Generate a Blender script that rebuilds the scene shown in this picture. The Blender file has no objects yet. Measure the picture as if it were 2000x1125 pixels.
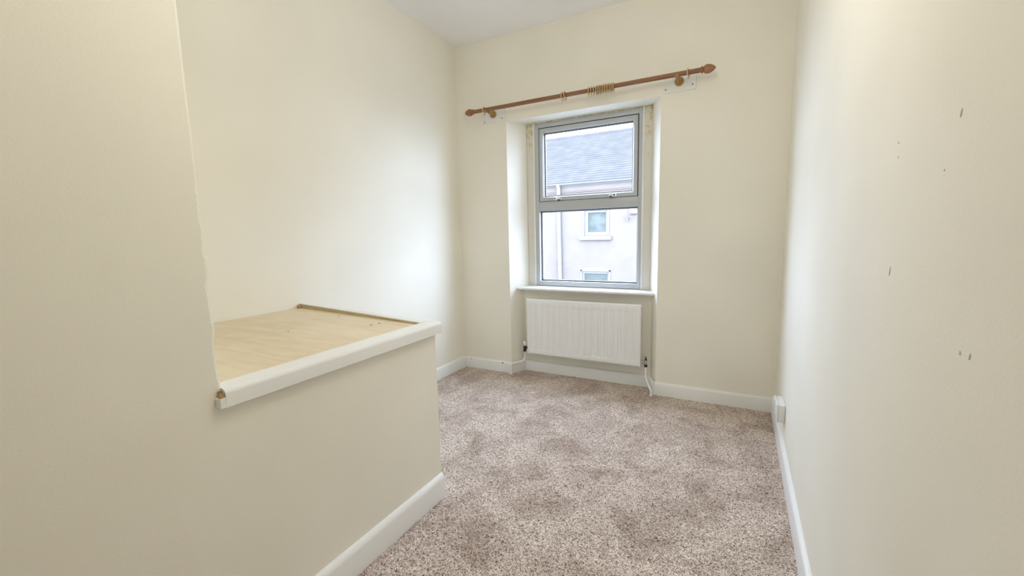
import bpy, bmesh, math, random
import numpy as np
from mathutils import Vector, Matrix

# ------------------------------------------------------------------ camera, world, light, exposure
scene = bpy.context.scene
C = scene.collection
random.seed(7)
rng = np.random.default_rng(7)

CAM_Z = 1.12
yaw, pitch, roll, focal_px = -0.49209789, -0.12738782, -0.02358729, 827.864
fwd = Vector((math.sin(yaw) * math.cos(pitch), math.cos(yaw) * math.cos(pitch), math.sin(pitch)))
rgt = Vector((math.cos(yaw), -math.sin(yaw), 0))
upv = rgt.cross(fwd)
r2 = rgt * math.cos(roll) + upv * math.sin(roll)
u2 = -rgt * math.sin(roll) + upv * math.cos(roll)
cam_data = bpy.data.cameras.new('camera')
cam_data.sensor_width = 36.0
cam_data.sensor_fit = 'HORIZONTAL'
cam_data.lens = focal_px / 2000.0 * 36.0
cam_data.clip_start = 0.02
cam = bpy.data.objects.new('camera', cam_data)
C.objects.link(cam)
M3 = Matrix((r2, u2, -fwd)).transposed()
cam.matrix_world = Matrix.Translation((0, 0, CAM_Z)) @ M3.to_4x4()
scene.camera = cam

SKY = 14.6
world = bpy.data.worlds.new('overcast_sky')
world.use_nodes = True
scene.world = world
bg = world.node_tree.nodes['Background']
bg.inputs[0].default_value = (0.735, 0.885, 1.20, 1)
bg.inputs[1].default_value = SKY

# portal: only guides the sampling of the sky through the window, emits nothing itself
pl = bpy.data.lights.new('window_portal', 'AREA')
pl.shape = 'RECTANGLE'; pl.size = 0.97; pl.size_y = 1.30
pl.cycles.is_portal = True
po = bpy.data.objects.new('window_portal', pl)
C.objects.link(po)
po.location = (-1.02, 3.18, 1.33)
po.rotation_euler = (math.radians(-90), 0, 0)

# added fill light lifting the shaded walls, unseen above the top of the view
FILL_POWER = 14.5
ld = bpy.data.lights.new('fill_light', 'POINT')
ld.energy = FILL_POWER; ld.color = (1.0, 0.955, 0.88); ld.shadow_soft_size = 0.20
lo = bpy.data.objects.new('fill_light', ld)
C.objects.link(lo)
lo.location = (-0.32, 1.02, 2.14)

vs = scene.view_settings
vs.view_transform = 'Standard'
vs.look = 'None'
vs.gamma = 1.0
vs.use_curve_mapping = False
vs.exposure = 0.24
scene.cycles.max_bounces = 9
scene.cycles.diffuse_bounces = 6
scene.cycles.glossy_bounces = 2
scene.cycles.transparent_max_bounces = 8
scene.cycles.use_adaptive_sampling = True
scene.cycles.adaptive_threshold = 0.1

# ------------------------------------------------------------------ dimensions (metres, read off the photograph)
XL, XR = -2.045, 0.228            # left and right wall faces
YB = 2.935                        # window wall face
YREAR = -1.70                     # wall behind the camera
CEIL = 2.571
XP = -1.10                        # face of partition and half wall
YE = 0.539                        # vertical edge of the partition
OL, OR = -1.591, -0.4715          # window recess at the wall face
IL, IR = -1.505, -0.547           # window recess at the frame
YF = 3.10                         # window frame plane
YA = 3.06                         # wall below the sill
YOUT = 3.175                       # outside face
HEAD = 1.963

# ------------------------------------------------------------------ helpers
def tag(o, label=None, cat=None, group=None, kind=None):
    if label: o['label'] = label
    if cat: o['category'] = cat
    if group: o['group'] = group
    if kind: o['kind'] = kind
    return o

def link(name, bm, mat, parent=None, smooth=False, loc=None):
    me = bpy.data.meshes.new(name)
    bmesh.ops.recalc_face_normals(bm, faces=bm.faces[:])
    bm.to_mesh(me); bm.free()
    if mat: me.materials.append(mat)
    if smooth:
        for p in me.polygons: p.use_smooth = True
    o = bpy.data.objects.new(name, me)
    C.objects.link(o)
    if parent: o.parent = parent
    if loc: o.location = loc
    return o

def autosmooth(o, deg=35):
    me = o.data
    bm = bmesh.new(); bm.from_mesh(me)
    for e in bm.edges:
        e.smooth = len(e.link_faces) == 2 and e.calc_face_angle(0) < math.radians(deg)
    for f in bm.faces: f.smooth = True
    bm.to_mesh(me); bm.free()
    return o

def empty(name, loc=(0, 0, 0)):
    o = bpy.data.objects.new(name, None)
    o.empty_display_size = 0.05
    C.objects.link(o)
    o.location = loc
    return o

def box(bm, x0, x1, y0, y1, z0, z1, bev=0.0, seg=2):
    t = bmesh.new()
    bmesh.ops.create_cube(t, size=1.0)
    for v in t.verts:
        v.co = Vector(((x0 + x1) / 2 + v.co.x * (x1 - x0), (y0 + y1) / 2 + v.co.y * (y1 - y0), (z0 + z1) / 2 + v.co.z * (z1 - z0)))
    if bev > 0:
        bmesh.ops.bevel(t, geom=t.edges[:], offset=bev, segments=seg, affect='EDGES', profile=0.5)
    merge(bm, t)

def merge(bm, t):
    mp = {}
    for v in t.verts: mp[v] = bm.verts.new(v.co)
    for f in t.faces:
        try: bm.faces.new([mp[v] for v in f.verts])
        except ValueError: pass
    t.free()

def prism(bm, poly, z0, z1):
    """vertical prism over a footprint polygon (x, y)"""
    a = [bm.verts.new((x, y, z0)) for x, y in poly]
    b = [bm.verts.new((x, y, z1)) for x, y in poly]
    bm.faces.new(a[::-1]); bm.faces.new(b)
    n = len(poly)
    for i in range(n):
        bm.faces.new((a[i], a[(i + 1) % n], b[(i + 1) % n], b[i]))

def sweep(bm, prof, path, closed=False, nfun=None):
    """sweep profile [(out, z)] along a floor path [(x, y)], out measured to the right-hand side of travel; mitred"""
    n = len(path)
    rings = []
    for i, (x, y) in enumerate(path):
        d = []
        if i > 0: d.append(Vector((x - path[i - 1][0], y - path[i - 1][1])).normalized())
        if i < n - 1: d.append(Vector((path[i + 1][0] - x, path[i + 1][1] - y)).normalized())
        nn = [Vector((v.y, -v.x)) for v in d]
        if len(nn) == 2:
            m = (nn[0] + nn[1]).normalized(); m = m / max(0.3, m.dot(nn[0]))
        else: m = nn[0]
        rings.append([bm.verts.new((x + m.x * o, y + m.y * o, z)) for o, z in prof])
    k = len(prof)
    for i in range(n - 1):
        for j in range(k):
            bm.faces.new((rings[i][j], rings[i][(j + 1) % k], rings[i + 1][(j + 1) % k], rings[i + 1][j]))
    bm.faces.new(rings[0]); bm.faces.new(rings[-1][::-1])

def lathe(bm, prof, origin, axis, seg=24, caps=True):
    """revolve [(along, radius)] about axis through origin"""
    axis = Vector(axis).normalized()
    a = axis.orthogonal().normalized(); b = axis.cross(a)
    o = Vector(origin)
    rings = []
    for t, r in prof:
        rings.append([bm.verts.new(o + axis * t + (a * math.cos(2 * math.pi * i / seg) + b * math.sin(2 * math.pi * i / seg)) * max(r, 1e-5)) for i in range(seg)])
    for p, q in zip(rings, rings[1:]):
        for i in range(seg):
            bm.faces.new((p[i], p[(i + 1) % seg], q[(i + 1) % seg], q[i]))
    if caps:
        bm.faces.new(rings[0][::-1]); bm.faces.new(rings[-1])

def torus(bm, R, r, centre, axis, seg=32, sub=10, flat=1.0):
    axis = Vector(axis).normalized()
    a = axis.orthogonal().normalized(); b = axis.cross(a)
    c = Vector(centre); rings = []
    for i in range(seg):
        t = 2 * math.pi * i / seg
        d = a * math.cos(t) + b * math.sin(t)
        rings.append([bm.verts.new(c + d * (R + r * math.cos(2 * math.pi * j / sub)) + axis * (flat * r * math.sin(2 * math.pi * j / sub))) for j in range(sub)])
    for i in range(seg):
        p, q = rings[i], rings[(i + 1) % seg]
        for j in range(sub):
            bm.faces.new((p[j], p[(j + 1) % sub], q[(j + 1) % sub], q[j]))

def tube(bm, pts, r, seg=12, smooth_n=6):
    """round tube through points (Catmull-Rom)"""
    P = [Vector(p) for p in pts]
    P = [P[0] * 2 - P[1]] + P + [P[-1] * 2 - P[-2]]
    path = []
    for i in range(1, len(P) - 2):
        for s in range(smooth_n):
            t = s / smooth_n
            p0, p1, p2, p3 = P[i - 1:i + 3]
            path.append(0.5 * ((2 * p1) + (-p0 + p2) * t + (2 * p0 - 5 * p1 + 4 * p2 - p3) * t * t + (-p0 + 3 * p1 - 3 * p2 + p3) * t ** 3))
    path.append(P[-2])
    rings = []; ref = None
    for i, p in enumerate(path):
        d = (path[min(i + 1, len(path) - 1)] - path[max(i - 1, 0)]).normalized()
        if ref is None: ref = d.orthogonal().normalized()
        a = (ref - d * ref.dot(d)).normalized(); ref = a
        b = d.cross(a)
        rings.append([bm.verts.new(p + (a * math.cos(2 * math.pi * j / seg) + b * math.sin(2 * math.pi * j / seg)) * r) for j in range(seg)])
    for p, q in zip(rings, rings[1:]):
        for j in range(seg):
            bm.faces.new((p[j], p[(j + 1) % seg], q[(j + 1) % seg], q[j]))
    bm.faces.new(rings[0][::-1]); bm.faces.new(rings[-1])

# ------------------------------------------------------------------ materials
def new_mat(name, color, rough=0.6, spec=0.5, metal=0.0):
    m = bpy.data.materials.new(name); m.use_nodes = True
    b = m.node_tree.nodes['Principled BSDF']
    b.inputs['Base Color'].default_value = (*color, 1)
    b.inputs['Roughness'].default_value = rough
    b.inputs['Specular IOR Level'].default_value = spec
    b.inputs['Metallic'].default_value = metal
    return m

def nodes(m): return m.node_tree.nodes, m.node_tree.links, m.node_tree.nodes['Principled BSDF']

def noise(N, L, vec, scale, detail=3, rough=0.5, dist=0.0):
    t = N.new('ShaderNodeTexNoise')
    t.inputs['Scale'].default_value = scale; t.inputs['Detail'].default_value = detail
    t.inputs['Roughness'].default_value = rough; t.inputs['Distortion'].default_value = dist
    L.new(vec, t.inputs['Vector'])
    return t.outputs['Fac']

def ramp(N, L, fac, stops):
    r = N.new('ShaderNodeValToRGB')
    while len(r.color_ramp.elements) < len(stops): r.color_ramp.elements.new(0.5)
    for e, (p, c) in zip(r.color_ramp.elements, stops):
        e.position = p; e.color = (*c, 1)
    L.new(fac, r.inputs['Fac'])
    return r.outputs['Color']

def bump(N, L, B, h, strength, dist, prev=None):
    b = N.new('ShaderNodeBump')
    b.inputs['Strength'].default_value = strength; b.inputs['Distance'].default_value = dist
    L.new(h, b.inputs['Height'])
    if prev: L.new(prev, b.inputs['Normal'])
    L.new(b.outputs['Normal'], B.inputs['Normal'])
    return b.outputs['Normal']

def coord(N, out='Object'):
    return N.new('ShaderNodeTexCoord').outputs[out]

def mixc(N, L, fac, a, b, mode='MIX'):
    m = N.new('ShaderNodeMix'); m.data_type = 'RGBA'; m.blend_type = mode
    for sock, v in ((m.inputs[0], fac), (m.inputs[6], a), (m.inputs[7], b)):
        if isinstance(v, (int, float)): sock.default_value = v
        elif isinstance(v, tuple): sock.default_value = (*v, 1)
        else: L.new(v, sock)
    return m.outputs[2]

def paint(name, color, var=0.03, lump=0.5, grain=0.35, rough=0.7):
    m = new_mat(name, color, rough, 0.25)
    N, L, B = nodes(m); v = coord(N)
    n = noise(N, L, v, 2.3, 1, 0.55)
    lo = tuple(max(0, c * (1 - var)) for c in color); hi = tuple(min(1, c * (1 + var * 0.6)) for c in color)
    L.new(ramp(N, L, n, [(0.3, lo), (0.7, hi)]), B.inputs['Base Color'])
    b1 = bump(N, L, B, noise(N, L, v, 5.5, 1, 0.5), lump, 0.012)
    bump(N, L, B, noise(N, L, v, 190, 1, 0.6), grain, 0.0012, b1)
    return m

WALL_COL = (0.885, 0.855, 0.75)
m_wall = paint('cream_wall_paint', WALL_COL, 0.03, 0.2, 0.16)
m_ceil = paint('white_ceiling_paint', (0.93, 0.93, 0.93), 0.02, 0.6, 0.2)
m_gloss = paint('white_gloss_paint', (0.88, 0.88, 0.86), 0.03, 0.15, 0.1, 0.35)
m_old = paint('aged_white_gloss', (0.86, 0.86, 0.83), 0.07, 0.4, 0.3, 0.45)
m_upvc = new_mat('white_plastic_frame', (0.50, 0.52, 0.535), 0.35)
m_rad = new_mat('radiator_enamel', (0.90, 0.90, 0.89), 0.4)
m_plastic = new_mat('white_socket_plastic', (0.84, 0.84, 0.83), 0.35)
m_gasket = new_mat('dark_rubber_gasket', (0.035, 0.04, 0.05), 0.6)
m_dark = new_mat('black_fitting', (0.025, 0.025, 0.025), 0.4)
m_brass = new_mat('dull_brass', (0.55, 0.46, 0.30), 0.35, 0.5, 0.8)
m_chrome = new_mat('worn_chrome', (0.55, 0.55, 0.54), 0.3, 0.5, 0.9)
m_screw = new_mat('rusty_screw', (0.10, 0.085, 0.07), 0.6)
m_chip = new_mat('grey_scuff', (0.60, 0.57, 0.52), 0.8)
m_void = new_mat('dark_gap', (0.05, 0.045, 0.04), 0.9)

def wood(name, a, b, scale=(3, 40, 40), rough=0.5, bstr=0.1):
    m = new_mat(name, a, rough, 0.4)
    N, L, B = nodes(m)
    mp = N.new('ShaderNodeMapping'); mp.inputs['Scale'].default_value = scale
    L.new(coord(N), mp.inputs['Vector'])
    n = noise(N, L, mp.outputs['Vector'], 1.6, 5, 0.6, 0.6)
    L.new(ramp(N, L, n, [(0.3, a), (0.7, b)]), B.inputs['Base Color'])
    bump(N, L, B, n, bstr, 0.002)
    return m

m_pole = wood('varnished_pole_wood', (0.20, 0.095, 0.045), (0.32, 0.165, 0.085))
m_fin = wood('turned_finial_wood', (0.26, 0.12, 0.055), (0.38, 0.19, 0.095))
m_ring = wood('pale_ring_wood', (0.56, 0.40, 0.18), (0.72, 0.54, 0.28), (30, 30, 30))
m_brk = wood('bracket_wood', (0.34, 0.19, 0.06), (0.46, 0.27, 0.10), (30, 30, 30))
m_raw = wood('raw_split_wood', (0.40, 0.24, 0.11), (0.58, 0.40, 0.22), (20, 20, 20), 0.8)
m_edge = wood('raw_batten_wood', (0.50, 0.40, 0.24), (0.66, 0.55, 0.36), (8, 60, 60), 0.8)

m_ply = new_mat('pale_plywood', (0.72, 0.60, 0.40), 0.65, 0.3)
N, L, B = nodes(m_ply)
mp = N.new('ShaderNodeMapping'); mp.inputs['Scale'].default_value = (2.2, 14, 14); mp.inputs['Rotation'].default_value = (0, 0, 0.25)
L.new(coord(N), mp.inputs['Vector'])
n1 = noise(N, L, mp.outputs['Vector'], 2.0, 5, 0.6, 0.9)
n2 = noise(N, L, coord(N), 3.2, 4, 0.6)
ca = ramp(N, L, n1, [(0.25, (0.76, 0.64, 0.45)), (0.55, (0.83, 0.73, 0.54)), (0.8, (0.87, 0.78, 0.60))])
cb = ramp(N, L, n2, [(0.35, (0.92, 0.90, 0.86)), (0.7, (1, 1, 1))])
L.new(mixc(N, L, 1.0, ca, cb, 'MULTIPLY'), B.inputs['Base Color'])
bump(N, L, B, n1, 0.12, 0.002)

# the timber lining beside the window: aged paint with ochre patches where it has worn through
m_lining = new_mat('worn_lining_paint', (0.74, 0.72, 0.64), 0.5, 0.3)
N, L, B = nodes(m_lining); v = coord(N)
w = noise(N, L, v, 26, 5, 0.7)
sep = N.new('ShaderNodeSeparateXYZ'); L.new(v, sep.inputs[0])
mr = N.new('ShaderNodeMapRange'); mr.inputs[1].default_value = 1.55; mr.inputs[2].default_value = 1.95
mr.inputs[3].default_value = -0.12; mr.inputs[4].default_value = 0.10
L.new(sep.outputs['Z'], mr.inputs[0])
ad = N.new('ShaderNodeMath'); ad.operation = 'ADD'; L.new(w, ad.inputs[0]); L.new(mr.outputs[0], ad.inputs[1])
L.new(ramp(N, L, ad.outputs[0], [(0.5, (0.74, 0.72, 0.65)), (0.60, (0.70, 0.62, 0.42)), (0.68, (0.52, 0.45, 0.30))]), B.inputs['Base Color'])
bump(N, L, B, w, 0.5, 0.003)

# carpet
m_carpet = new_mat('brown_twist_carpet', (0.45, 0.36, 0.30), 0.95, 0.1)
N, L, B = nodes(m_carpet); v = coord(N)
fl = noise(N, L, v, 175, 2, 0.6, 1.3)
yarn = ramp(N, L, fl, [(0.33, (0.10, 0.055, 0.037)), (0.43, (0.31, 0.212, 0.157)), (0.51, (0.66, 0.54, 0.45)), (0.62, (0.95, 0.87, 0.79))])
big = noise(N, L, v, 4.6, 5, 0.68, 0.6)
nap = ramp(N, L, big, [(0.36, (0.66, 0.61, 0.575)), (0.50, (0.90, 0.885, 0.875)), (0.60, (1.04, 1.04, 1.04))])
L.new(mixc(N, L, 1.0, yarn, nap, 'MULTIPLY'), B.inputs['Base Color'])
B.inputs['Sheen Weight'].default_value = 0.35
B.inputs['Sheen Roughness'].default_value = 0.5
B.inputs['Sheen Tint'].default_value = (1.0, 0.92, 0.85, 1)
bump(N, L, B, fl, 0.6, 0.004)

# window glass: thin, clear, faint reflection
m_glass = bpy.data.materials.new('window_glass'); m_glass.use_nodes = True
N, L = m_glass.node_tree.nodes, m_glass.node_tree.links
N.remove(N['Principled BSDF'])
tr = N.new('ShaderNodeBsdfTransparent'); tr.inputs[0].default_value = (0.96, 0.98, 0.985, 1)
gl = N.new('ShaderNodeBsdfGlossy'); gl.inputs['Roughness'].default_value = 0.02
lw = N.new('ShaderNodeLayerWeight'); lw.inputs['Blend'].default_value = 0.5
pw = N.new('ShaderNodeMath'); pw.operation = 'POWER'; pw.inputs[1].default_value = 5.0
fr = N.new('ShaderNodeMath'); fr.operation = 'MULTIPLY_ADD'; fr.inputs[1].default_value = 0.7; fr.inputs[2].default_value = 0.03
L.new(lw.outputs['Facing'], pw.inputs[0]); L.new(pw.outputs[0], fr.inputs[0])
mx = N.new('ShaderNodeMixShader')
L.new(fr.outputs[0], mx.inputs[0]); L.new(tr.outputs[0], mx.inputs[1]); L.new(gl.outputs[0], mx.inputs[2])
L.new(mx.outputs[0], N['Material Output'].inputs[0])

m_render = paint('pink_house_render', (0.130, 0.108, 0.092), 0.05, 0.3, 0.6, 0.9)
m_slate = paint('grey_slate', (0.070, 0.065, 0.062), 0.12, 0.2, 0.3, 0.7)
m_hwhite = new_mat('house_white_paint', (0.150, 0.143, 0.134), 0.5)
m_hband = new_mat('faded_brick_band', (0.096, 0.075, 0.065), 0.9)
m_hpane = new_mat('house_window_pane', (0.15, 0.18, 0.19), 0.12, 0.5)
N, L, B = nodes(m_hpane)
L.new(ramp(N, L, noise(N, L, coord(N), 3.0, 4, 0.6), [(0.35, (0.052, 0.060, 0.050)), (0.65, (0.088, 0.090, 0.082))]), B.inputs['Base Color'])
for hm in (m_render, m_slate, m_hwhite, m_hband):
    hm.node_tree.nodes['Principled BSDF'].inputs['Specular IOR Level'].default_value = 0.0
m_hpane.node_tree.nodes['Principled BSDF'].inputs['Specular IOR Level'].default_value = 0.02
m_halarm = new_mat('pale_blue_box', (0.150, 0.155, 0.160), 0.5)
m_street = paint('street_tarmac', (0.12, 0.12, 0.12), 0.1, 0.3, 0.5, 0.9)

# ------------------------------------------------------------------ the room shell
def struct(o, label, cat): return tag(o, label, cat, kind='structure')

# carpeted floor: one fine pile grid
gx = np.arange(XL - 0.005, XR + 0.011, 0.006); gy = np.arange(-0.25, YA + 0.012, 0.006)
nx, ny = len(gx), len(gy)
hgt = rng.random((ny, nx)).astype(np.float32)
hgt = 0.55 * hgt + 0.45 * (np.roll(hgt, 1, 0) + np.roll(hgt, 1, 1)) / 2
px = np.tile(gx, (ny, 1)) + (rng.random((ny, nx)) - .5) * 0.003
py = np.tile(gy[:, None], (1, nx)) + (rng.random((ny, nx)) - .5) * 0.003
co = np.stack([px, py, hgt * 0.0075 - 0.0055], -1).reshape(-1, 3)
idx = np.arange(nx * ny).reshape(ny, nx)
quads = np.stack([idx[:-1, :-1], idx[:-1, 1:], idx[1:, 1:], idx[1:, :-1]], -1).reshape(-1, 4)
b0 = len(co)
extra = np.array([[XL, YREAR, -.002], [XR, YREAR, -.002], [XR, -0.249, -.002], [XL, -0.249, -.002]])
co = np.vstack([co, extra]); quads = np.vstack([quads, [[b0, b0 + 1, b0 + 2, b0 + 3]]])
me = bpy.data.meshes.new('floor')
me.vertices.add(len(co)); me.vertices.foreach_set('co', co.astype(np.float32).ravel())
me.loops.add(quads.size); me.loops.foreach_set('vertex_index', quads.astype(np.int32).ravel())
me.polygons.add(len(quads)); me.polygons.foreach_set('loop_start', np.arange(0, quads.size, 4, dtype=np.int32))
me.update(calc_edges=True); me.validate()
me.materials.append(m_carpet)
floor = bpy.data.objects.new('floor', me); C.objects.link(floor)
struct(floor, 'brown flecked twist pile carpet covering the whole floor', 'floor')

# ceiling, sagging a little where it meets the walls
bm = bmesh.new()
sx = np.linspace(XL - 0.1, XR + 0.1, 30); sy = np.linspace(YREAR - 0.1, YB + 0.02, 60)
rows = []
for y in sy:
    row = []
    for x in sx:
        d = max(0.0, YB - y)
        z = CEIL + 0.035 * (1 - math.exp(-d / 0.22)) + 0.006 * math.sin(x * 3.1 + 1) * math.exp(-((d - .28) / .12) ** 2) * 2
        row.append(bm.verts.new((x, y, z)))
    rows.append(row)
for a, b in zip(rows, rows[1:]):
    for i in range(len(a) - 1): bm.faces.new((a[i], a[i + 1], b[i + 1], b[i]))
g = bmesh.ops.extrude_face_region(bm, geom=bm.faces[:])
for e in g['geom']:
    if isinstance(e, bmesh.types.BMVert): e.co.z = CEIL + 0.2
ceiling = autosmooth(link('ceiling', bm, m_ceil))
struct(ceiling, 'plain white painted ceiling, slightly uneven along the window wall', 'ceiling')

bm = bmesh.new(); box(bm, XL - 0.12, XL, YREAR - .1, YOUT, -0.1, CEIL + 0.12)
struct(link('wall_left', bm, m_wall), 'long cream left wall running behind the boxed ledge to the window corner', 'wall')
bm = bmesh.new(); box(bm, XR, XR + 0.12, YREAR - .1, YOUT, -0.1, CEIL + 0.12)
wall_right = struct(link('wall_right', bm, m_wall), 'cream right wall with a few scuff marks, nearest the camera', 'wall')
bm = bmesh.new(); box(bm, XL, XR, YREAR - 0.12, YREAR, -0.1, CEIL + 0.12)
struct(link('wall_front', bm, m_wall), 'cream wall behind the camera, closing the room', 'wall')

# window wall with splayed recess
bm = bmesh.new()
prism(bm, [(XL, YB), (OL, YB), (IL, YF), (IL, YOUT), (XL, YOUT)], -0.1, CEIL + 0.12)
prism(bm, [(OR, YB), (XR, YB), (XR, YOUT), (IR, YOUT), (IR, YF)], -0.1, CEIL + 0.12)
prism(bm, [(OL, YB), (OR, YB), (IR, YF), (IR, YOUT), (IL, YOUT), (IL, YF)], HEAD, CEIL + 0.12)
prism(bm, [(OL + (IL - OL) * .757, YA), (OR + (IR - OR) * .757, YA), (IR, YF), (IR, YOUT), (IL, YOUT), (IL, YF)], -0.1, 0.674)
struct(link('wall_back', bm, m_wall), 'cream window wall with a deep splayed recess down to the floor', 'wall')

# partition beside the camera: full height block, chipped plaster edge facing the ledge
bm = bmesh.new()
zs = list(np.arange(0.0, CEIL + 0.1, 0.007))
jag = 0.0; A = []; Bv = []; Cc = []
for i, z in enumerate(zs):
    k = 1.0 if z < 1.25 else 0.25
    jag = jag * 0.72 + random.uniform(-1, 1) * 0.0019 * k
    spike = 0.003 * k if random.random() < 0.05 else 0
    lip = 0.0025 + 0.0018 * random.random() * k
    if z < 0.735: jag = spike = 0; lip = -0.004
    A.append(bm.verts.new((XP, YE - lip - 0.002 + jag, z)))
    Bv.append(bm.verts.new((XP - 0.002, YE + jag + spike + (0.004 if z < .735 else 0), z)))
    Cc.append(bm.verts.new((XP - 0.012, YE + 0.0005, z)))
F = [bm.verts.new((XP, YREAR, z)) for z in (zs[0], zs[-1])]
G = [bm.verts.new((XL, YE, z)) for z in (zs[0], zs[-1])]
H = [bm.verts.new((XL, YREAR, z)) for z in (zs[0], zs[-1])]
for i in range(len(zs) - 1):
    bm.faces.new((A[i], Bv[i], Bv[i + 1], A[i + 1])); bm.faces.new((Bv[i], Cc[i], Cc[i + 1], Bv[i + 1]))
A2 = [bm.verts.new((XP, YE - 0.06, z)) for z in zs]
for i in range(len(zs) - 1):
    bm.faces.new((A2[i], A[i], A[i + 1], A2[i + 1]))
bm.faces.new((F[0], A2[0], A2[-1], F[1]))
bm.faces.new((Cc[0], G[0], G[1], Cc[-1]))
bm.faces.new((F[0], F[1], H[1], H[0])); bm.faces.new((G[0], G[1], H[1], H[0]))
wall_part = struct(link('wall_partition', bm, m_wall), 'full height cream partition at the left with a chipped plaster edge', 'wall')

# half wall boxing in the stair head
HT = 0.722
bm = bmesh.new()
prism(bm, [(XP, YE + 0.002), (XP, 1.365), (XL, 1.462), (XL, YE)], -0.05, HT)
struct(link('wall_half', bm, m_wall), 'low cream half wall boxing in the stair head below the white capping', 'wall')

# ------------------------------------------------------------------ baseboards and trims
BP = [(0, -0.01), (0.018, -0.01), (0.018, 0.078), (0.0165, 0.083), (0.012, 0.088), (0.004, 0.092), (0, 0.0925)]
def baseboard(name, path, label, prof=BP, mat=None):
    bm = bmesh.new(); sweep(bm, prof, path)
    o = link(name, bm, mat or m_gloss)
    return struct(autosmooth(o, 50), label, 'baseboard')
BQ = [(o, z * 0.93) for o, z in BP]
baseboard('baseboard_left', [(XL, 1.455), (XL, YB - 0.001)], 'white baseboard along the left wall beyond the half wall')
bb_bl = baseboard('baseboard_back_left', [(XL + 0.018, YB), (OL + 0.004, YB)], 'short white baseboard left of the window recess', BQ, m_old)
t = 0.757
RL, RR = (OL + (IL - OL) * t, YA), (OR + (IR - OR) * t, YA)
baseboard('baseboard_recess', [(OL, YB - .016), RL, RR, (OR, YB - .016)], 'white baseboard inside the window recess under the radiator', BQ, m_old)
bb_br = baseboard('baseboard_back_right', [(OR - 0.004, YB), (XR - 0.016, YB)], 'white baseboard right of the window recess', BQ, m_old)
baseboard('baseboard_right', [(XR, YB), (XR, YREAR)], 'long white baseboard along the right wall',
          [(0, -0.01), (0.016, -0.01), (0.016, 0.085), (0.013, 0.093), (0.006, 0.097), (0, 0.098)])
HP = [(0, -0.01), (0.018, -0.01), (0.018, 0.080), (0.0165, 0.087), (0.012, 0.0955), (0.004, 0.101), (0, 0.102)]
baseboard('baseboard_half', [(XP, YREAR), (XP, 1.364)], 'white baseboard with rounded top along the half wall', HP)

# white rounded capping on the half wall
def capping(bm, y0, y1, z0, z1, x0, x1, r):
    pr = [(x0, z0), (x1, z0)]
    for i in range(7):
        a = i / 6 * math.pi / 2
        pr.append((x1 - r + r * math.cos(a), z1 - r + r * math.sin(a)))
    pr.append((x0, z1))
    a = [bm.verts.new((x, y0, z)) for x, z in pr]; b = [bm.verts.new((x, y1, z)) for x, z in pr]
    bm.faces.new(a); bm.faces.new(b[::-1]); n = len(pr)
    for i in range(n): bm.faces.new((a[i], a[(i + 1) % n], b[(i + 1) % n], b[i]))
bm = bmesh.new()
capping(bm, 0.538, 1.386, 0.718, 0.764, -1.147, -1.079, 0.014)
cap = autosmooth(link('trim_1', bm, m_gloss), 40)
struct(cap, 'thick white painted capping along the top of the half wall', 'trim')
bm = bmesh.new()
box(bm, XP - .001, -1.079, 0.524, 0.5385, 0.718, 0.7435, 0.0012, 1)
link('capping_end', bm, m_gloss, cap)
bm = bmesh.new()
for i in range(5):
    z0 = 0.7435; x0 = -1.098 + i * 0.0036
    h = [0.0155, 0.011, 0.006, 0.009, 0.003][i]
    box(bm, x0, x0 + 0.0034, 0.530 - 0.0012 * i, 0.5385, z0, z0 + h, 0.0006, 1)
o = link('splintered_wood', bm, m_raw, cap); o['label'] = 'bare split wood at the broken end of the capping'

# cross capping at the far end of the ledge: raw timber side, white top
P0, P1 = (XL + 0.001, 1.424), (-1.147, 1.330)
dv = Vector((P1[0] - P0[0], P1[1] - P0[1])).normalized(); nv = Vector((-dv.y, dv.x))
def off(p, d): return (p[0] + nv.x * d, p[1] + nv.y * d)
bm = bmesh.new(); prism(bm, [P0, P1, off(P1, 0.040), off(P0, 0.040)], 0.722, 0.7765)
for v in bm.verts:
    if v.co.z > .75 and v.co.x > -1.5: v.co.z = 0.7625
bat = struct(link('trim_2', bm, m_edge), 'raw timber batten with white top across the far end of the ledge', 'trim')
bm = bmesh.new(); prism(bm, [off(P0, 0.003), off(P1, 0.002), off(P1, 0.042), off(P0, 0.042)], 0.7765, 0.780)
for v in bm.verts:
    if v.co.x > -1.5: v.co.z -= 0.014
o = link('painted_top', bm, m_gloss, bat); o['label'] = 'white painted top of the batten'
bm = bmesh.new(); box(bm, XL + .001, XL + .026, 1.408, 1.423, 0.757, 0.772, 0.002, 1)
o = link('wood_offcut', bm, m_raw, bat); o['label'] = 'brown bare wood end at the wall corner'

# ------------------------------------------------------------------ ledge board
bm = bmesh.new(); prism(bm, [(XL + 0.002, YE + 0.001), (-1.148, YE + 0.001), (-1.148, 1.3285), (XL + 0.002, 1.4225)], 0.722, 0.757)
board = link('ledge_board', bm, m_ply)
tag(board, 'bare pale plywood board forming the ledge top behind the white capping', 'board')
for (x, y, rr) in ((-1.33, 1.285, .0045), (-1.335, 1.245, .0035), (-1.63, 1.33, .003), (-1.56, 1.03, .003), (-1.50, 0.72, .003)):
    bm = bmesh.new()
    pts = [(rr * (1 + .5 * random.random()) * math.cos(a) * 1.4, rr * (1 + .4 * random.random()) * math.sin(a)) for a in np.linspace(0, 6.283, 7)[:-1]]
    prism(bm, pts, 0, 0.0014)
    o = link('dark_fleck', bm, m_raw, board, loc=(x, y, 0.757))

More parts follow.
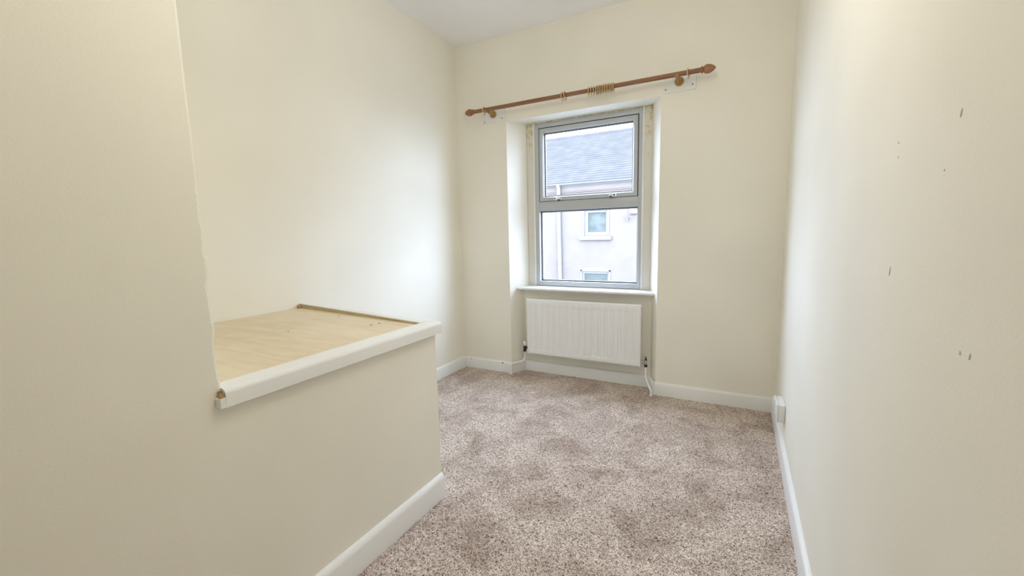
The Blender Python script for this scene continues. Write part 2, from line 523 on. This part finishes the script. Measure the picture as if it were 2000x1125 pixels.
# scuffs on the right wall
for (y, z, ly, lz, rot) in ((0.719, 1.2505, .004, .011, .35), (0.949, 1.255, .004, .004, 0), (0.943, 1.231, .002, .003, 0), (0.751, 1.1875, .002, .003, 0),
                            (0.934, 1.042, .003, .016, .3), (0.632, 0.9745, .003, .008, .2), (0.655, 0.973, .003, .006, -.3)):
    bm = bmesh.new()
    n = 8
    q = [(ly / 2 * math.cos(a) * (1 + .4 * random.random()), lz / 2 * math.sin(a) * (1 + .3 * random.random())) for a in np.linspace(0, 6.283, n + 1)[:-1]]
    q = [(a * math.cos(rot) - b * math.sin(rot), a * math.sin(rot) + b * math.cos(rot)) for a, b in q]
    va = [bm.verts.new((0, a, b)) for a, b in q]; vb = [bm.verts.new((-0.0008, a * .7, b * .7)) for a, b in q]
    bm.faces.new(va); bm.faces.new(vb[::-1])
    for i in range(n): bm.faces.new((va[i], va[(i + 1) % n], vb[(i + 1) % n], vb[i]))
    link('scuff_mark', bm, m_chip, wall_right, loc=(XR, y, z))
# chipped paint on the baseboard left of the recess
for (x, w) in ((-1.975, .009), (-1.675, .016)):
    bm = bmesh.new(); box(bm, x, x + w, YB - 0.0188, YB - 0.012, 0.070, 0.078, 0.002, 1)
    link('paint_chip', bm, m_void, bb_bl)

# ------------------------------------------------------------------ window
win = empty('window_1', (0, 0, 0))
struct(win, 'white framed window with a top hung sash over a fixed pane', 'window')
FX0, FX1, FZ0, FZ1 = -1.435, -0.614, 0.700, 1.954
LX0, LX1 = -1.400, -0.640          # openings
TZ0, TZ1 = 1.290, 1.362            # transom
def rail(name, x0, x1, y0, y1, z0, z1, bev, mat, parent):
    bm = bmesh.new(); box(bm, x0, x1, y0, y1, z0, z1, bev, 2)
    return autosmooth(link(name, bm, mat, parent), 50)
bv = 0.004
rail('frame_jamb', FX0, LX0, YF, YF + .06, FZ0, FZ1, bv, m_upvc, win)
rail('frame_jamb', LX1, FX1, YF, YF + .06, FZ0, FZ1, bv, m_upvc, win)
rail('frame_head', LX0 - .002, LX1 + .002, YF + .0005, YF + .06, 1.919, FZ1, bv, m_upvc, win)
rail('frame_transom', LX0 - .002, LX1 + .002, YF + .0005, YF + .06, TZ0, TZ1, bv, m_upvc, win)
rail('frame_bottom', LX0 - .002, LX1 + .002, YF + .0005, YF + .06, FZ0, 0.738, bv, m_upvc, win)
# lower fixed pane with bead and gasket
def gasket(name, x0, x1, z0, z1, y, w, parent, mat=None, d=0.006):
    bm = bmesh.new()
    box(bm, x0, x0 + w, y, y + d, z0, z1); box(bm, x1 - w, x1, y, y + d, z0, z1)
    box(bm, x0 + w, x1 - w, y, y + d, z1 - w, z1); box(bm, x0 + w, x1 - w, y, y + d, z0, z0 + w)
    return link(name, bm, mat or m_gasket, parent)
YG = YF + 0.034
gasket('gasket', LX0 - .001, LX1 + .001, 0.737, TZ0 + .001, YG - .008, 0.0055, win)
gasket('glazing_bead', LX0 - .001, LX1 + .001, 0.737, TZ0 + .001, YG + .002, 0.012, win, m_upvc, 0.012)
bm = bmesh.new(); box(bm, LX0 - .002, LX1 + .002, YG + .014, YG + .018, 0.736, TZ0 + .002)
link('pane', bm, m_glass, win)
# dark seal in the gap behind the opening sash
gasket('sash_seal', LX0 - .001, LX1 + .001, TZ1 - .001, 1.920, YF + .012, 0.010, win, m_gasket, 0.006)
# top hung sash, mitred members with a sloping inner bead
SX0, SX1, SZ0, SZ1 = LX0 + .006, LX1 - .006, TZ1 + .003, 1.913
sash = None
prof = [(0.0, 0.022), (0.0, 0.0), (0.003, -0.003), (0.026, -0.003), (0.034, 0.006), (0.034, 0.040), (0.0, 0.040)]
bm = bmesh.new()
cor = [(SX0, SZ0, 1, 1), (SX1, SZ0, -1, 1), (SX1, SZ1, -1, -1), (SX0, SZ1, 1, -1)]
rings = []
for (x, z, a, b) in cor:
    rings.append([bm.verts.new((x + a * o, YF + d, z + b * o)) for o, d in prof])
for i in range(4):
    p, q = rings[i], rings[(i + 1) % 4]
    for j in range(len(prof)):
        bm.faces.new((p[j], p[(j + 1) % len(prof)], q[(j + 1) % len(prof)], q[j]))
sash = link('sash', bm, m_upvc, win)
gx0, gx1, gz0, gz1 = SX0 + .034, SX1 - .034, SZ0 + .034, SZ1 - .034
gasket('gasket', gx0 - .001, gx1 + .001, gz0 - .001, gz1 + .001, YF + .020, 0.0045, sash)
gasket('glazing_bead', gx0 - .001, gx1 + .001, gz0 - .001, gz1 + .001, YF + .028, 0.010, sash, m_upvc, 0.010)
bm = bmesh.new(); box(bm, gx0 - .002, gx1 + .002, YF + .034, YF + .038, gz0 - .002, gz1 + .002)
link('pane', bm, m_glass, sash)
# mitre joints
for (x, z, a, b) in cor:
    bm = bmesh.new()
    va = [bm.verts.new((x + a * o + s * .0006, YF + d - .0004, z + b * o - s * a * b * .0006)) for s in (-1, 1) for o, d in ((0.002, -.0026), (.026, -.0032), (.034, .0056))]
    bm.faces.new((va[0], va[1], va[4], va[3])); bm.faces.new((va[1], va[2], va[5], va[4]))
    r = bmesh.ops.extrude_face_region(bm, geom=bm.faces[:])
    for e in r['geom']:
        if isinstance(e, bmesh.types.BMVert): e.co.y += 0.002
    link('mitre_joint', bm, m_chip, sash)
# two small catches on the bottom rail
for cx, s in ((-1.237, 1), (-0.823, -1)):
    bm = bmesh.new()
    box(bm, cx - .026, cx + .026, YF - .009, YF - .001, 1.371, 1.383, .003, 2)
    box(bm, cx - s * .022 - .011, cx - s * .022 + .011, YF - .024, YF - .004, 1.367, 1.391, .005, 2)
    o = autosmooth(link('catch', bm, m_gloss, sash)); o['label'] = 'small worn white window catch'
    bm = bmesh.new()
    lathe(bm, [(0, .0055), (.004, .0055), (.005, .004)], (cx - s * .020, YF - .0235, 1.380), (0, -1, 0), 12)
    box(bm, cx + s * .004 - .010, cx + s * .004 + .010, YF - .020, YF - .008, 1.3625, 1.369, .002, 1)
    link('catch_spindle', bm, m_dark, sash)
    bm = bmesh.new()
    lathe(bm, [(-.006, .0045), (.006, .0045)], (cx + s * .010, YF - .013, 1.377), (1, 0, 0), 12)
    lathe(bm, [(-.004, .0035), (.010, .0035)], (cx - s * .004, YF - .016, 1.363), (0, 0, 1), 12)
    link('catch_pivot', bm, m_brass, sash)
# timber linings
rail('lining', IL + .0005, FX0, YF + .003, YF + .06, 0.698, HEAD - .0005, .003, m_lining, win)
rail('lining', FX1, IR - .0005, YF + .003, YF + .06, 0.698, HEAD - .0005, .003, m_lining, win)
rail('lining', FX0, FX1, YF + .003, YF + .06, FZ1, HEAD - .0005, .001, m_lining, win)
rail('lining_bead', FX0 - .012, FX0 + .001, YF - .003, YF + .02, 0.700, FZ1 + .006, .003, m_old, win)
rail('lining_bead', FX1 - .001, FX1 + .012, YF - .003, YF + .02, 0.700, FZ1 + .006, .003, m_old, win)
# sill
SY = 2.990
tt = (SY - YB) / (YF - YB)
bm = bmesh.new()
sp = [(OL + (IL - OL) * tt + .001, SY), (OR + (IR - OR) * tt - .001, SY), (IR - .001, YF + .02), (IL + .001, YF + .02)]
prism(bm, sp, 0.675, 0.691)
for v in bm.verts:
    if v.co.z > .68 and v.co.y > 3.05: v.co.z = 0.699
bmesh.ops.bevel(bm, geom=[e for e in bm.edges if all(abs(v.co.y - SY) < 1e-4 for v in e.verts) and abs(e.verts[0].co.z - e.verts[1].co.z) < 1e-4], offset=.005, segments=3, affect='EDGES')
autosmooth(link('window_sill', bm, m_gloss, win))

# ------------------------------------------------------------------ radiator
rad = empty('radiator', (-1.023, 3.0, 0.166))
tag(rad, 'white single panel radiator with vertical flutes under the window sill', 'radiator')
RX0, RX1, RZ0, RZ1, RY = -1.465, -0.581, 0.166, 0.610, 2.962
def rlink(name, bm, mat, par=None, sm=True):
    o = link(name, bm, mat)
    o.parent = par or rad
    root = Vector(rad.location)
    for v in o.data.vertices: v.co -= root
    if sm: autosmooth(o, 40)
    return o
# fluted front face as a height field: recessed channels between raised water ways
F0, FP, NF = -1.425, 0.0497, 17
xs = [RX0, RX0 + .003, RX0 + .009, -1.440]
chan = []
for k in range(NF):
    c0 = F0 + k * FP
    chan.append(c0)
    xs += [c0 - .0135, c0 - .0075, c0, c0 + .0075, c0 + .0135]
xs += [RX1 - .009, RX1 - .003, RX1]
xs = sorted(set(round(x, 5) for x in xs if RX0 <= x <= RX1))
zs2 = [RZ0, RZ0 + .003, RZ0 + .009, .181, .184, .187, .196, .206, .212, .3, .45, .548, .556, .566, RZ1 - .009, RZ1 - .003, RZ1]
def rdepth(x, z):
    d = 0.0
    for c0 in chan:
        a = abs(x - c0)
        if a < .0135:
            k = 1.0 if a <= .0078 else (.0135 - a) / (.0135 - .0078)
            zz = 0.0
            if .206 <= z <= .566:
                zz = min(1.0, (z - .196) / .014, (.5665 - z) / .009); zz = max(0, zz)
            d = max(d, .0075 * k * zz)
    if .1835 <= z <= .1845: d = max(d, .0028)
    e = min(x - RX0, RX1 - x, z - RZ0, RZ1 - z)
    if e < .009: d = max(d, .0065 * (1 - e / .009) ** 2)
    return d
bm = bmesh.new(); grid = []
for z in zs2: grid.append([bm.verts.new((x, RY + rdepth(x, z), z)) for x in xs])
for a, b in zip(grid, grid[1:]):
    for i in range(len(xs) - 1): bm.faces.new((a[i], a[i + 1], b[i + 1], b[i]))
bd = [e for e in bm.edges if e.is_boundary]
r = bmesh.ops.extrude_edge_only(bm, edges=bd)
for v in r['geom']:
    if isinstance(v, bmesh.types.BMVert): v.co.y = RY + .020
bd = [e for e in bm.edges if e.is_boundary]
bmesh.ops.contextual_create(bm, geom=bd)
rlink('front_panel', bm, m_rad)
bm = bmesh.new(); box(bm, RX0 + .012, RX1 - .012, RY + .020, RY + .030, RZ0 + .02, RZ1 - .012, .002, 1)
for k in range(22):
    x = RX0 + .04 + k * .0375
    box(bm, x, x + .012, RY + .030, RY + .062, RZ0 + .05, RZ1 - .05)
rlink('convector_fins', bm, m_rad, None, False)
for x in (-1.32, -0.73):
    bm = bmesh.new(); box(bm, x - .018, x + .018, RY + .030, YA, RZ0 + .03, RZ1 - .06, .002, 1)
    rlink('wall_bracket', bm, m_rad)
bm = bmesh.new()
lathe(bm, [(0, .010), (.008, .010), (.008, .007), (.013, .007)], (RX1 - .012, RY + .025, RZ1 - .030), (1, 0, 0), 12)
o = rlink('bleed_plug', bm, m_dark); o['label'] = 'dark bleed plug at the top corner'
# valves and pipes
VL = Vector((-1.497, RY + .026, 0.206)); VR = Vector((-0.547, RY + .026, 0.199))
for V, s, capm in ((VL, 1, m_gloss), (VR, -1, m_chrome)):
    bm = bmesh.new()
    lathe(bm, [(-.014, .0085), (-.010, .0105), (.010, .0105), (.014, .0085)], V, (0, 0, 1), 14)
    lathe(bm, [(.006, .0075), (.014, .0075), (.014, .0125), (.030, .0125), (.030, .009), (abs(V.x - (RX0 if s > 0 else RX1)) + .013, .009)], V, (s, 0, 0), 8)
    val = rlink('valve', bm, m_dark if s > 0 else m_chrome)
    bm = bmesh.new(); lathe(bm, [(-.034, .0085), (-.032, .0125), (-.016, .0125), (-.014, .009)], V, (0, 0, 1), 6)
    rlink('compression_nut', bm, m_dark, val, False)
    bm = bmesh.new()
    if s > 0: lathe(bm, [(.012, .006), (.024, .0065), (.026, .0095), (.046, .0125), (.050, .011)], V, (0, 0, 1), 14)
    else: lathe(bm, [(.012, .0085), (.022, .0085), (.024, .005), (.040, .0035)], V, (0, 0, 1), 14)
    o = rlink('valve_cap', bm, capm if s > 0 else m_dark, val)
    bm = bmesh.new()
    if s > 0:
        pts = [V + Vector((0, 0, -.030)), V + Vector((0, 0, -.055)), (-1.497, 2.982, .118), (-1.513, 2.962, .096), (-1.551, 2.925, .088), (-1.572, 2.904, .082), (-1.577, 2.899, .060), (-1.578, 2.898, .03), (-1.578, 2.898, -.004)]
    else:
        pts = [V + Vector((0, 0, -.030)), V + Vector((0, 0, -.060)), (-.545, 2.984, .105), (-.537, 2.966, .083), (-.516, 2.925, .058), (-.499, 2.898, .044), (-.492, 2.888, .032), (-.492, 2.888, .014), (-.492, 2.888, -.004)]
    tube(bm, pts, .0068, 12, 8)
    o = rlink('pipe', bm, m_gloss)
    o['label'] = 'white painted feed pipe bending down to the floor'
    e = pts[-1]
    bm = bmesh.new(); lathe(bm, [(0, .011), (.006, .011), (.010, .008)], (e[0], e[1], 0.0), (0, 0, 1), 12)
    rlink('pipe_collar', bm, m_old)

# ------------------------------------------------------------------ curtain pole and its rings
RYY, RZZ, RR_ = 2.820, 2.036, 0.0140
pole = empty('curtain_pole', (-1.02, RYY, RZZ))
tag(pole, 'slim brown wooden curtain pole with acorn finials above the window', 'curtain pole')
def plink(name, bm, mat, root, deg=40):
    o = link(name, bm, mat); o.parent = root
    for v in o.data.vertices: v.co -= Vector(root.location)
    return autosmooth(o, deg)
bm = bmesh.new(); lathe(bm, [(0, RR_), (1.575, RR_)], (-1.806, RYY, RZZ), (1, 0, 0), 24)
plink('pole', bm, m_pole, pole)
fp = [(0, .0145), (.002, .0185), (.006, .0205), (.010, .0185), (.0115, .0145), (.0135, .0135), (.0155, .0165), (.018, .0205), (.026, .0245), (.036, .0255),
      (.048, .0235), (.058, .0195), (.066, .0145), (.073, .0085), (.077, .0035), (.078, .0005)]
for x, s in ((-1.804, -1), (-0.234, 1)):
    bm = bmesh.new(); lathe(bm, fp, (x, RYY, RZZ), (s, 0, 0), 24)
    o = plink('finial', bm, m_fin, pole, 60)
# mounting boards and brackets
for (x0, x1, z0, z1, scr, xb, side) in ((-1.787, -1.592, 1.9675, 2.056, ((-1.774, 1.980), (-1.620, 1.988)), -1.695, 'left'),
                                        (-0.453, -0.267, 1.9690, 2.058, ((-.443, 1.9905), (-.288, 1.997)), -0.364, 'right')):
    mb = empty('mounting_board', ((x0 + x1) / 2, YB, z0))
    tag(mb, f'small cream board screwed to the wall behind the {side} end of the curtain pole', 'mounting board', 'curtain pole mounting boards')
    bm = bmesh.new(); box(bm, x0, x1, YB - .009, YB - .0002, z0, z1, .0015, 1)
    plink('board', bm, m_old, mb)
    for sxx, szz in scr:
        bm = bmesh.new(); lathe(bm, [(0, .0042), (.0008, .0042), (.0014, .003)], (sxx, YB - .009, szz), (0, -1, 0), 12)
        plink('screw', bm, m_screw, mb)
    br = empty('pole_bracket', (xb, YB - .009, 2.022))
    tag(br, f'turned wooden bracket holding the {side} end of the curtain pole', 'bracket', 'curtain pole brackets')
    zc = 2.026
    bm = bmesh.new(); lathe(bm, [(0, .0265), (.006, .0270), (.010, .0245), (.013, .0195), (.018, .0150)], (xb, YB - .009, zc), (0, -1, 0), 24)
    plink('rose', bm, m_brk, br, 60)
    bm = bmesh.new(); lathe(bm, [(.012, .0125), (.04, .0115), (.075, .0110)], (xb, YB - .009, zc), (0, -1, .04), 16)
    plink('arm', bm, m_brk, br)
    # open cup under the pole
    bm = bmesh.new(); n = 18; rings = []
    for xx in (-.010, .010):
        ring = []
        for rr in (RR_ + .0008, RR_ + .0065):
            ring.append([bm.verts.new((xb + xx, RYY + rr * math.cos(a), RZZ + rr * math.sin(a))) for a in np.linspace(math.radians(-170), math.radians(35), n)])
        rings.append(ring)
    (a0, a1), (b0_, b1) = rings
    for i in range(n - 1):
        bm.faces.new((a0[i], a0[i + 1], a1[i + 1], a1[i])); bm.faces.new((b0_[i], b0_[i + 1], b1[i + 1], b1[i]))
        bm.faces.new((a0[i], a0[i + 1], b0_[i + 1], b0_[i])); bm.faces.new((a1[i], a1[i + 1], b1[i + 1], b1[i]))
    for i in (0, -1): bm.faces.new((a0[i], a1[i], b1[i], b0_[i]))
    plink('cup', bm, m_brk, br)

# rings: torus hanging on the pole with a small screw eye
RI, RT = 0.0240, 0.0048
def make_ring():
    root = empty('curtain_ring')
    bm = bmesh.new(); torus(bm, RI, RT, (0, 0, 0), (1, 0, 0), 36, 10, 0.55)
    link('hoop', bm, m_ring, root, True)
    bm = bmesh.new()
    torus(bm, .0042, .0009, (0, 0, -RI - RT - .0052), (0, 1, 0), 14, 6)
    lathe(bm, [(0, .0009), (.004, .0009)], (0, 0, -RI - RT - .0022), (0, 0, 1), 6)
    link('screw_eye', bm, m_brass, root, True)
    return root
ring0 = make_ring()
ords = ['first', 'second', 'third', 'fourth', 'fifth', 'sixth', 'seventh', 'eighth', 'ninth', 'tenth', 'eleventh', 'twelfth', 'thirteenth', 'fourteenth']
spots = [(-1.712, 'pale wooden curtain ring by the left finial of the pole', 'curtain rings at the pole ends', 5, 0, 0),
         (-1.093, 'left ring of the loose pair hanging on the middle of the curtain pole', 'loose pair of curtain rings', 2, 3, 8),
         (-1.071, 'right ring of the loose pair hanging on the middle of the curtain pole', 'loose pair of curtain rings', -4, -12, -35),
         (-0.303, 'pale wooden curtain ring by the right finial of the pole', 'curtain rings at the pole ends', -6, -8, -30)]
xs_c = [-0.908, -0.891, -0.874]
xs_c += list(np.linspace(-0.856, -0.744, 11))
for i, x in enumerate(xs_c):
    if i == len(xs_c) - 1: lab = 'last curtain ring at the right end of the bunch on the pole'
    else: lab = f'{ords[i]} curtain ring from the left in the bunch of rings on the pole'
    spots.append((x, lab, 'bunched curtain rings', random.uniform(-2, 2) + (10 if i < 3 else 6), random.uniform(-4, 4), random.uniform(-25, 25)))
first = True
for x, lab, grp, tz, ty, tx in spots:
    if first: r = ring0; first = False
    else:
        r = ring0.copy(); C.objects.link(r)
        for ch in ring0.children:
            c = ch.copy(); C.objects.link(c); c.parent = r
    sw = math.radians(tx * .5)
    hang = RI - RT - RR_ - .0003
    r.location = (x, RYY + hang * math.sin(sw), RZZ - hang * math.cos(sw))
    r.rotation_euler = (sw, math.radians(ty * .4), math.radians(tz))
    tag(r, lab, 'curtain ring', grp)

# ------------------------------------------------------------------ socket on the right wall
so = empty('wall_socket', (XR, 2.385, 0.183))
tag(so, 'white double wall socket in a surface box above the right baseboard', 'socket')
bm = bmesh.new(); box(bm, 0.199, XR - .0005, 2.317, 2.455, 0.184, 0.270, .003, 2)
plink('back_box', bm, m_plastic, so)
bm = bmesh.new(); box(bm, 0.1895, 0.1985, 2.3155, 2.4565, 0.1825, 0.2715, .003, 2)
fpz = plink('face_plate', bm, m_plastic, so)
for y in (2.351, 2.421):
    bm = bmesh.new(); box(bm, 0.186, 0.190, y - .006, y + .006, 0.243, 0.262, .0015, 1)
    o = plink('rocker_switch', bm, m_plastic, so)
    bm = bmesh.new()
    for (dy, dz, w, h) in ((0, .020, .004, .008), (-.011, -.002, .007, .004), (.011, -.002, .007, .004)):
        box(bm, 0.1890, 0.1897, y + dy - w / 2, y + dy + w / 2, .208 + dz - h / 2, .208 + dz + h / 2)
    o = plink('pin_slots', bm, m_void, so)
for y in (2.3265, 2.4455):
    bm = bmesh.new(); lathe(bm, [(0, .0035), (.0010, .003)], (0.1895, y, .227), (-1, 0, 0), 10)
    plink('screw', bm, m_chrome, so)

# ------------------------------------------------------------------ the house across the street
HY = 15.0
house = empty('terraced_house', (-5, HY, -2.7))
tag(house, 'pale pink rendered house with grey slate roof seen through the window', 'house')
def hl(name, bm, mat, par=None, deg=30):
    o = link(name, bm, mat); o.parent = par or house
    for v in o.data.vertices: v.co -= Vector(house.location)
    return autosmooth(o, deg)
HX0, HX1 = -9.0, 8.0
EZ = 2.88
bm = bmesh.new()
# facade with two real window openings: strips around them
W1 = (-5.00, -4.13, 0.99, 1.90); W2 = (-5.09, -4.07, -1.60, -0.30)
cols = [HX0, -5.09, -5.00, -4.13, -4.07, HX1]
box(bm, HX0, -5.09, HY, HY + .3, -2.7, EZ); box(bm, -4.07, HX1, HY, HY + .3, -2.7, EZ)
box(bm, -5.09, -4.07, HY, HY + .3, 1.90, EZ); box(bm, -5.09, -5.00, HY, HY + .3, .99, 1.90); box(bm, -4.13, -4.07, HY, HY + .3, .99, 1.90)
box(bm, -5.09, -4.07, HY, HY + .3, -0.30, .99); box(bm, -5.09, -4.07, HY, HY + .3, -2.7, -1.60)
box(bm, HX0, HX1, HY + 6.7, HY + 7, -2.7, EZ); box(bm, HX0, HX0 + .3, HY + .3, HY + 6.7, -2.7, EZ); box(bm, HX1 - .3, HX1, HY + .3, HY + 6.7, -2.7, EZ)
hl('facade', bm, m_render)
bm = bmesh.new(); box(bm, HX0, HX1, HY - .03, HY, 2.545, 2.615, .008, 1)
hl('brick_band', bm, m_hband)
# roof: stepped slate courses
bm = bmesh.new(); nC = 24
ye, ze, yr, zr = HY - .18, EZ + .02, HY + 3.5, 5.29
for side in (0, 1):
    for k in range(nC):
        y0 = ye + (yr - ye) * k / nC; y1 = ye + (yr - ye) * (k + 1.25) / nC
        z0 = ze + (zr - ze) * k / nC; z1 = ze + (zr - ze) * (k + 1.25) / nC - .015
        y1 = min(y1, yr)
        pr = [(y0, z0), (y1, min(z1, zr)), (y1, min(z1, zr) + .012), (y0, z0 + .030)]
        if side: pr = [(2 * yr - y, z) for y, z in pr]
        a = [bm.verts.new((HX0 - .1, y, z)) for y, z in pr]; b = [bm.verts.new((HX1 + .1, y, z)) for y, z in pr]
        bm.faces.new(a); bm.faces.new(b[::-1])
        for j in range(4): bm.faces.new((a[j], a[(j + 1) % 4], b[(j + 1) % 4], b[j]))
roof = hl('roof', bm, m_slate)
bm = bmesh.new(); lathe(bm, [(HX0 - .1, .10), (HX1 + .1, .10)], (0, yr, zr - .02), (1, 0, 0), 12)
hl('ridge_tiles', bm, m_slate, roof)
bm = bmesh.new()
gr = .065
n = 8; ar = np.linspace(math.pi, 2 * math.pi, n)
for xx0, xx1 in ((HX0, HX1),):
    a = [bm.verts.new((xx0, HY - .12 + gr * math.cos(t), EZ + .01 + gr * math.sin(t))) for t in ar] + [bm.verts.new((xx0, HY - .12 + (gr - .01) * math.cos(t), EZ + .01 + (gr - .01) * math.sin(t))) for t in ar[::-1]]
    b = [bm.verts.new((xx1, v.co.y, v.co.z)) for v in a]
    bm.faces.new(a); bm.faces.new(b[::-1])
    for j in range(len(a)): bm.faces.new((a[j], a[(j + 1) % len(a)], b[(j + 1) % len(a)], b[j]))
hl('gutter', bm, m_hwhite)
bm = bmesh.new(); box(bm, HX0, HX1, HY - .05, HY, EZ - .09, EZ + .05)
hl('fascia_board', bm, m_hwhite)
bm = bmesh.new(); tube(bm, [(-5.96, HY - .12, EZ - .03), (-5.96, HY - .12, EZ - .10), (-5.95, HY - .09, EZ - .22), (-5.95, HY - .08, 1.5), (-5.92, HY - .08, -.5), (-5.92, HY - .08, -2.68)], .075, 12, 6)
hl('downpipe', bm, m_hwhite)
for (x0, x1, z0, z1), pn in ((W1, (-4.865, -4.205, 1.105, 1.80)), (W2, (-5.0, -4.14, -1.5, -0.40))):
    w = bmesh.new()
    yy0, yy1 = HY + .03, HY + .11
    box(w, x0, pn[0], yy0, yy1, z0, z1, .006, 1); box(w, pn[1], x1, yy0, yy1, z0, z1, .006, 1)
    box(w, pn[0], pn[1], yy0, yy1, pn[3], z1, .006, 1); box(w, pn[0], pn[1], yy0, yy1, z0, pn[2], .006, 1)
    wo = hl('house_window', w, m_hwhite)
    bm = bmesh.new(); box(bm, pn[0] - .01, pn[1] + .01, HY + .07, HY + .085, pn[2] - .01, pn[3] + .01)
    hl('pane', bm, m_hpane, wo)
    # raised painted surround
    s = bmesh.new()
    box(s, x0 - .05, x0 + .01, HY - .025, HY + .04, z0, z1 + .05, .004, 1); box(s, x1 - .01, x1 + .05, HY - .025, HY + .04, z0, z1 + .05, .004, 1)
    if z0 > 0: box(s, x0 + .01, x1 - .01, HY - .025, HY + .04, z1 - .01, z1 + .05, .004, 1)
    else:
        m = 10; lo_, hi_ = [], []
        for k in range(m + 1):
            f = k / m; x = x0 - .05 + (x1 - x0 + .10) * f; arch = .09 * (1 - (2 * f - 1) ** 2)
            lo_.append((x, z1 - .012)); hi_.append((x, z1 + .05 + arch))
        pr = lo_ + hi_[::-1]
        a = [s.verts.new((x, HY - .025, z)) for x, z in pr]; b = [s.verts.new((x, HY + .04, z)) for x, z in pr]
        nn = len(pr)
        for k in range(m):
            s.faces.new((a[k], a[k + 1], a[nn - 2 - k], a[nn - 1 - k])); s.faces.new((b[k], b[k + 1], b[nn - 2 - k], b[nn - 1 - k]))
        for k in range(nn): s.faces.new((a[k], a[(k + 1) % nn], b[(k + 1) % nn], b[k]))
    hl('surround', s, m_hwhite, wo)
    s = bmesh.new(); box(s, x0 - .17, x1 + .08 + .06, HY - .10, HY + .05, z0 - .17, z0 - .02, .015, 1)
    hl('sill', s, m_hwhite, wo)
bm = bmesh.new(); box(bm, -3.36, -3.08, HY - .10, HY, 1.70, 1.94, .02, 2)
o = hl('alarm_box', bm, m_halarm); o['label'] = 'pale blue box high on the house wall'
bm = bmesh.new()
tube(bm, [(-3.44, HY, 1.62), (-3.44, HY - .15, 1.62), (-3.44, HY - .22, 1.60)], .02, 8, 3)
tube(bm, [(-3.44, HY - .16, 1.60), (-3.30, HY - .18, 1.585), (-3.12, HY - .2, 1.575)], .014, 8, 3)
tube(bm, [(-3.44, HY - .05, 1.62), (-3.435, HY - .05, 1.52), (-3.43, HY - .04, 1.46)], .025, 8, 3)
o = hl('wall_aerial', bm, m_hwhite); o['label'] = 'thin aerial arm on the house wall'
bm = bmesh.new(); box(bm, -40, 30, YOUT, 60, -2.9, -2.7)
struct(link('floor_street', bm, m_street), 'grey street surface far below between the two houses', 'street')
